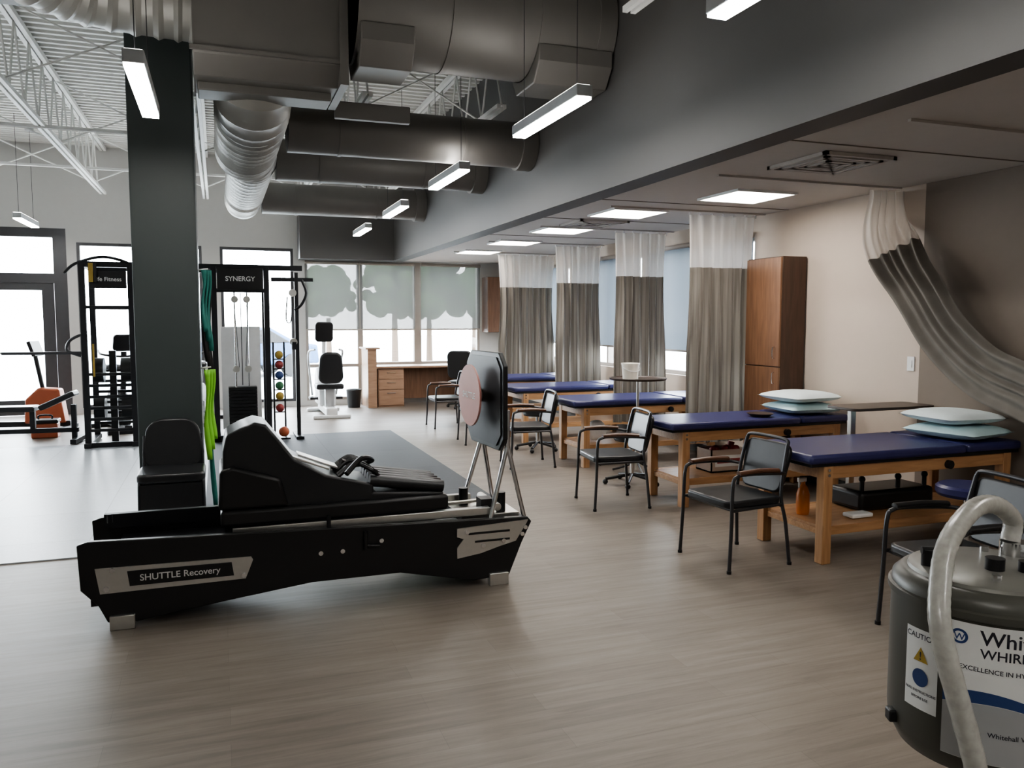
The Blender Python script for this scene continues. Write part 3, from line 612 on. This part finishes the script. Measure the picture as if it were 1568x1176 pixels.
mk('guide_rods',[gcyl((x,11.35,.1),(x,11.35,2.0),.01,n=8) for x in (.20,.36)],'chrome',e)
mk('cables',[gcyl((x,11.12,.95),(x+d,11.12,1.9),.005,n=6) for x,d in ((.24,-.05),(.32,.05))]+[gcyl((.28,11.35,.72),(.28,11.35,1.95),.006,n=6)],'black',e)
mk('shroud',[gbox(.02,.53,11.62,11.64,.1,1.5)],'white',e)
mk('pulleys',[gcyl((x,11.10,z),(x,11.15,z),.045) for x in (.20,.35) for z in (1.86,.95)]+[gcyl((.93,11.06,z),(.93,11.1,z),.05) for z in (1.95,1.3)],'steel',e)
mk('cable_arm',[gbox(.9,.96,10.98,11.06,1.2,1.3),gbox(.66,1.2,11.08,11.12,2.1,2.15),gtube(sm([(1.05,11.05,2.12),(1.10,11.0,1.95),(1.04,11.0,1.8),(.95,11.02,1.72)],5),.018,8)],'blackm',e)
mk('handle_straps',[gtube(sm([(.86,11.05,1.9),(.84,11.04,1.6),(.90,11.04,1.58),(.93,11.05,1.9)],5),.008,6),gtube(sm([(-1.40,11.0,2.3),(-1.40,10.99,2.05)],3),.02,6)],'black',e)
mk('suspension_trainer',[gbox(-1.47,-1.42,10.97,10.99,2.05,2.28),gbox(-1.46,-1.44,10.97,10.98,.9,1.3)],'yellow',e)
mk('side_bar',[gcyl((-2.45,11.1,1.19),(-1.55,11.1,1.19),.018),gtube(sm([(-1.6,11.1,1.15),(-1.75,11.1,1.22),(-1.72,11.1,1.34),(-1.58,11.1,1.42)],5),.018,8)],'gun',e)
for i,(m,z) in enumerate((('red',.42),('yellow',.58),('green',.72),('blue',.86),('red',1.0),('yellow',1.13))):
    mk('ball_%d'%i,gsph((.74,11.1,z),.055,10),m,e)
mk('ball_rack',[gcyl((.67,11.14,.02),(.67,11.14,1.3),.012),gcyl((.81,11.14,.02),(.81,11.14,1.3),.012)]+[gcyl((.67,11.14,z),(.81,11.14,z),.008) for z in (.36,.52,.66,.80,.94,1.07)]+[gbox(.62,.86,11.0,11.3,.01,.03)],'blackm',e)
mk('exercise_ball',[gsph((.78,11.02,.11),.07,10)],'orange',e)
def bike(x,y,rz,m='blackm'):
    e=grp('exercise_bike',(x,y,0),rz)
    mk('base',[gbox(-.28,.28,-.55,-.47,0,.06),gbox(-.28,.28,.47,.55,0,.06),gbox(-.05,.05,-.5,.5,.03,.11)],m,e,bevel=.01)
    mk('housing',gprismx([(-.32,.10),(.30,.10),(.34,.45),(.12,.62),(-.12,.58),(-.34,.40)],-.09,.09),m,e,bevel=.03)
    mk('mast',[gtube(sm([(0,-.25,.5),(0,-.36,.9),(0,-.38,1.15)],5),.04,10),gtube(sm([(0,.18,.5),(0,.25,.72),(0,.27,.86)],4),.035,10)],m,e)
    mk('saddle',xf(gpillow((0,0,0),.26,.28,.10),(0,.27,.90)),'vinyl',e,ang=80)
    mk('console',xf(rpanel(.30,.24,.05,.05),(0,-.40,1.16),rotm(18,0,0)),'black',e,bevel=.01)
    mk('handlebar',gtube(sm([(-.25,-.05,1.16),(-.27,-.25,1.12),(-.2,-.38,1.10),(0,-.40,1.08),(.2,-.38,1.10),(.27,-.25,1.12),(.25,-.05,1.16)],5),.016,8),'black',e)
    mk('cranks',[gbox(.10,.12,-.02,.02,.16,.34),gbox(-.12,-.10,-.02,.02,.30,.48),gbox(.12,.22,-.05,.05,.14,.17),gbox(-.22,-.12,-.05,.05,.46,.49)],'silver',e)
bike(-1.40,12.85,20); bike(-.35,13.3,-15)
e=grp('recumbent_bike',(-2.85,13.3,0),80)
mk('base',[gbox(-.05,.05,-.8,.75,.05,.13),gbox(-.3,.3,-.8,-.72,0,.06),gbox(-.3,.3,.67,.75,0,.06)],'blackm',e,bevel=.01)
mk('housing',gprismx([(-.75,.10),(-.2,.10),(-.22,.45),(-.4,.62),(-.68,.6)],-.1,.1),'orange',e,bevel=.03)
mk('seat',[gbox(-.23,.23,.25,.65,.45,.53),cbox((0,.70,.78),(.44,.08,.5),rotm(-12,0,0))],'vinyl',e,bevel=.03)
mk('seat_post',gbox(-.06,.06,.38,.52,.1,.46),'blackm',e)
mk('mast',[gcyl((0,-.45,.5),(0,-.35,1.1),.03),cbox((0,-.36,1.18),(.34,.05,.22),rotm(-18,0,0))],'black',e,bevel=.008)
e=grp('toolbox',(-2.25,12.35,0)); mk('body',gbox(-.16,.16,-.11,.11,0,.20),'orange',e,bevel=.02); mk('lid',gbox(-.17,.17,-.12,.12,.20,.25),'black',e,bevel=.015); mk('handle',gtube(sm([(-.08,0,.25),(-.07,0,.30),(.07,0,.30),(.08,0,.25)],4),.012,8),'black',e)
e=grp('weight_bench',(-2.35,11.75,0),85)
mk('pads',[cbox((0,.25,.46),(.28,.75,.07)),cbox((0,-.38,.56),(.28,.45,.07),rotm(-25,0,0))],'vinyl',e,bevel=.02)
mk('frame',[gbox(-.03,.03,-.6,.6,.14,.20),gbox(-.25,.25,.55,.62,.01,.07),gbox(-.25,.25,-.62,-.55,.01,.07),gbox(-.03,.03,.5,.56,.05,.43),gbox(-.03,.03,-.58,-.52,.05,.5),gbox(-.03,.03,-.1,-.04,.2,.43)],'blackm',e,bevel=.005)
e=grp('recumbent_stepper',(1.68,13.7,0),0)
mk('base',[gbox(-.30,.30,-.62,-.54,0,.06),gbox(-.28,.28,.55,.63,0,.06),gbox(-.09,.09,-.6,.6,.04,.17)],'white',e,bevel=.02)
mk('shroud',gprismx([(-.1,.15),(.6,.15),(.62,.6),(.42,.80),(.2,.62),(-.05,.4)],-.14,.14),'white',e,bevel=.04)
mk('seat',[gbox(-.22,.22,-.45,-.05,.46,.55)],'vinyl',e,bevel=.03); mk('seat_back',xf(rpanel(.40,.52,.12,.08,wt=.36),(0,-.50,.56),rotm(9,0,0)),'vinyl',e,bevel=.03)
mk('seat_post',gbox(-.07,.07,-.34,-.18,.15,.46),'silver',e)
mk('mast',[gtube(sm([(0,.42,.75),(0,.36,1.1),(0,.33,1.26)],5),.035,10)],'white',e)
mk('console',xf(rpanel(.30,.34,.06,.06),(0,.31,1.22),rotm(10,0,0)),'black',e,bevel=.015); mk('screen',xf(rpanel(.2,.14,.02,.01),(0,.285,1.37),rotm(10,0,0)),'white',e)
mk('arms',[gtube(sm([(s*.2,.4,.3),(s*.26,.3,.8),(s*.28,.1,1.05),(s*.2,-.1,1.1)],5),.018,8) for s in (-1,1)],'silver',e)
mk('pedals',[gbox(s*.2-.07,s*.2+.07,.1,.35,.25,.29) for s in (-1,1)],'black',e)
e=grp('resistance_bands',(-.10,7.1,1.6),world=True)
mk('hooks',[gcyl((-.148,7.05,z),(-.07,7.05,z+.01),.006) for z in (2.0,1.2)],'steel',e)
def band(x,y,z0,z1,w):
    v=[];f=[];k=14
    for s in (0,1):
        for i in range(k+1):
            t=i/k; z=z0+(z1-z0)*t; v.append((x+.012*math.sin(7*t+s)+s*w,y+.01*math.sin(5*t),z))
    for i in range(k): f.append((i,i+1,k+2+i,k+1+i))
    return v,f
mk('teal_bands',[band(-.125+.02*i,7.02+.03*i,2.0,1.5-.08*i,.03) for i in range(3)],'teal',e,solid=.006)
mk('dark_bands',[band(-.12+.02*i,7.08+.03*i,1.98,1.25-.1*i,.025) for i in range(3)],'black',e,solid=.006)
mk('lime_bands',[band(-.125+.022*i,7.0+.03*i,1.19,.45+.08*i,.035) for i in range(3)],'lime',e,solid=.006)
mk('teal_tail',[band(-.09,7.07,1.19,.05,.03)],'teal',e,solid=.006)
# ------------------------------------------------------------------ whirlpool turbine
cx,cy=1.135,.909; fa=math.degrees(math.atan2(-cy,-cx)); Rk=.14
e=grp('whirlpool_turbine',(cx,cy,0),world=True)
mk('tank',glathe([(.02,.905),(.09,.908),(.125,.925),(.138,.95),(.14,.97),(.14,1.164),(.145,1.166),(.145,1.176),(.14,1.178),(.139,1.189),(.128,1.200),(.118,1.203),(.001,1.206)],(cx,cy,0),72),'tank',e,ang=40)
mk('top_cap',glathe([(.001,1.214),(.106,1.213),(.116,1.208),(.118,1.203)],(cx,cy,0),64),'capg',e)
mk('cap_bolts',[gcyl((cx+.085*math.cos(a),cy+.085*math.sin(a),1.21),(cx+.085*math.cos(a),cy+.085*math.sin(a),1.222),.007,n=8) for a in [i*.785 for i in range(8)]],'chrome',e)
mk('top_knobs',[gcyl((cx-.015,cy-.02,1.21),(cx-.015,cy-.02,1.232),.014),gcyl((cx+.02,cy-.045,1.21),(cx+.02,cy-.045,1.23),.011),gcyl((cx-.09,cy+.035,1.21),(cx-.09,cy+.035,1.238),.011),gcyl((cx-.1,cy+.04,1.236),(cx-.08,cy+.03,1.236),.006)],'black',e)
mk('inlet_fitting',[gcyl((cx+.09,cy+.03,1.2),(cx+.09,cy+.03,1.235),.022)],'chrome',e)
def wrap(x,z,a,r=Rk+.0014):
    t=math.radians(fa+a)+x/Rk; return (cx+r*math.cos(t),cy+r*math.sin(t),z)
def patch(a0,a1,z0f,z1f,r=Rk+.0006,n=40):
    v=[];f=[]
    for i in range(n+1):
        a=a0+(a1-a0)*i/n; t=math.radians(fa+a)
        for z in (z0f(i/n) if callable(z0f) else z0f, z1f(i/n) if callable(z1f) else z1f): v.append((cx+r*math.cos(t),cy+r*math.sin(t),z))
    for i in range(n): f.append((2*i,2*i+2,2*i+3,2*i+1))
    return v,f
mk('brand_label',patch(-22,85,.955,1.160),'label',e)
mk('label_swoosh',patch(-22,85,lambda u:1.035-.03*u+.018*math.sin(5*u),lambda u:1.045-.012*u+.02*math.sin(5*u+.4),Rk+.0012),'inkb',e)
mk('label_footer',patch(-22,85,.956,lambda u:1.034-.03*u+.018*math.sin(5*u),Rk+.0010),'silver',e)
mk('label_text',[gtext('Whitehall',.030,lambda x,y:wrap(x,1.141+y,21)),gtext('WHIRLPOOLS',.0195,lambda x,y:wrap(x,1.118+y,22)),gtext('EXCELLENCE IN HYDROTHERAPY',.0095,lambda x,y:wrap(x,1.094+y,16)),gtext('Whitehall WHIRLPOOLS',.010,lambda x,y:wrap(x,1.0+y,24))],'ink',e)
mk('logo_ring',[gtext('W',.014,lambda x,y:wrap(x,1.137+y,-14)),gtext('O',.030,lambda x,y:wrap(x,1.137+y,-14))],'inkb',e)
mk('caution_label',patch(-49,-25.5,1.003,1.128),'label',e)
mk('caution_triangle',([wrap(-.013,1.078,-37),wrap(.013,1.078,-37),wrap(0,1.101,-37)],[(0,1,2)]),'yellow',e)
mk('caution_circle',([wrap(.014*math.cos(t),1.053+.014*math.sin(t),-37) for t in [i*.314 for i in range(20)]],[tuple(range(20))]),'blue',e)
mk('caution_text',[gtext('CAUTION',.012,lambda x,y:wrap(x,1.117+y,-37)),gtext('!',.018,lambda x,y:wrap(x,1.087+y,-37,Rk+.002)),gtext('READ INSTRUCTIONS',.0055,lambda x,y:wrap(x,1.031+y,-37)),gtext('BEFORE USE',.0055,lambda x,y:wrap(x,1.021+y,-37))],'ink',e)
mk('latch',[cbox((cx+Rk*math.cos(math.radians(fa-62)),cy+Rk*math.sin(math.radians(fa-62)),.965),(.02,.02,.02),rotm(0,0,fa-62))],'black',e,bevel=.003)
hp=sm([(.975,.76,.86),(.945,.765,1.0),(.918,.800,1.16),(.942,.830,1.224),(.998,.868,1.274),(1.095,.911,1.305),(1.175,.938,1.300),(1.225,.945,1.270),(1.222,.945,1.235)],10)
mk('hose',gtube(hp,[.0145+(.0006 if i%2 else 0) for i in range(len(hp))],16),'hose',e)
mk('hose_tail',gtube(sm([(.975,.76,.86),(1.0,.78,.75),(1.04,.83,.65),(1.09,.88,.6)],8),.0145,14),'hose',e)
mk('stand_pipes',[gcyl((cx+a,cy+b,.06),(cx+a,cy+b,.93),.016) for a,b in ((-.06,-.02),(.06,.02),(-.01,.0))],'chrome',e)
mk('stand_base',[gcyl((cx-.25,cy-.2,.06),(cx+.25,cy+.2,.06),.02),gcyl((cx-.25,cy+.2,.06),(cx+.25,cy-.2,.06),.02),gcyl((cx,cy,.05),(cx,cy,.12),.08)],'steel',e)
mk('casters',[gsph((cx+a*.25,cy+b*.2,.03),.03,6) for a in (-1,1) for b in (-1,1)],'black',e)
# ------------------------------------------------------------------ world & light
w=bpy.data.worlds.new('sky'); S.world=w; w.use_nodes=True; nt=w.node_tree; bg=nt.nodes['Background']
tc=nt.nodes.new('ShaderNodeTexCoord'); sx=nt.nodes.new('ShaderNodeSeparateXYZ'); cr=nt.nodes.new('ShaderNodeValToRGB')
cr.color_ramp.elements[0].position=.0; cr.color_ramp.elements[0].color=(.95,.97,1,1); cr.color_ramp.elements[1].position=.9; cr.color_ramp.elements[1].color=(.78,.87,1,1)
nt.links.new(tc.outputs['Generated'],sx.inputs[0]); nt.links.new(sx.outputs['Z'],cr.inputs[0]); nt.links.new(cr.outputs[0],bg.inputs['Color'])
bg.inputs['Strength'].default_value=14
def portal(loc,sx_,sy_,rot):
    l=bpy.data.lights.new('window_portal','AREA'); l.shape='RECTANGLE'; l.size=sx_; l.size_y=sy_; l.cycles.is_portal=True
    o=bpy.data.objects.new('window_portal',l); o.location=loc; o.rotation_euler=rot; COL.objects.link(o)
h=math.pi/2
for a,b,z0,z1 in fops: portal(((a+b)/2,YF+.19,(z0+z1)/2),b-a,z1-z0,(-h,0,0))
for a,b in ((7.3,9.6),(9.75,12.0),(12.15,14.5)): portal((XR+.19,(a+b)/2,1.7),b-a,1.6,(-h,0,-h))
S.view_settings.view_transform='AgX'
S.view_settings.look='AgX - Medium High Contrast'
S.view_settings.exposure=1.05
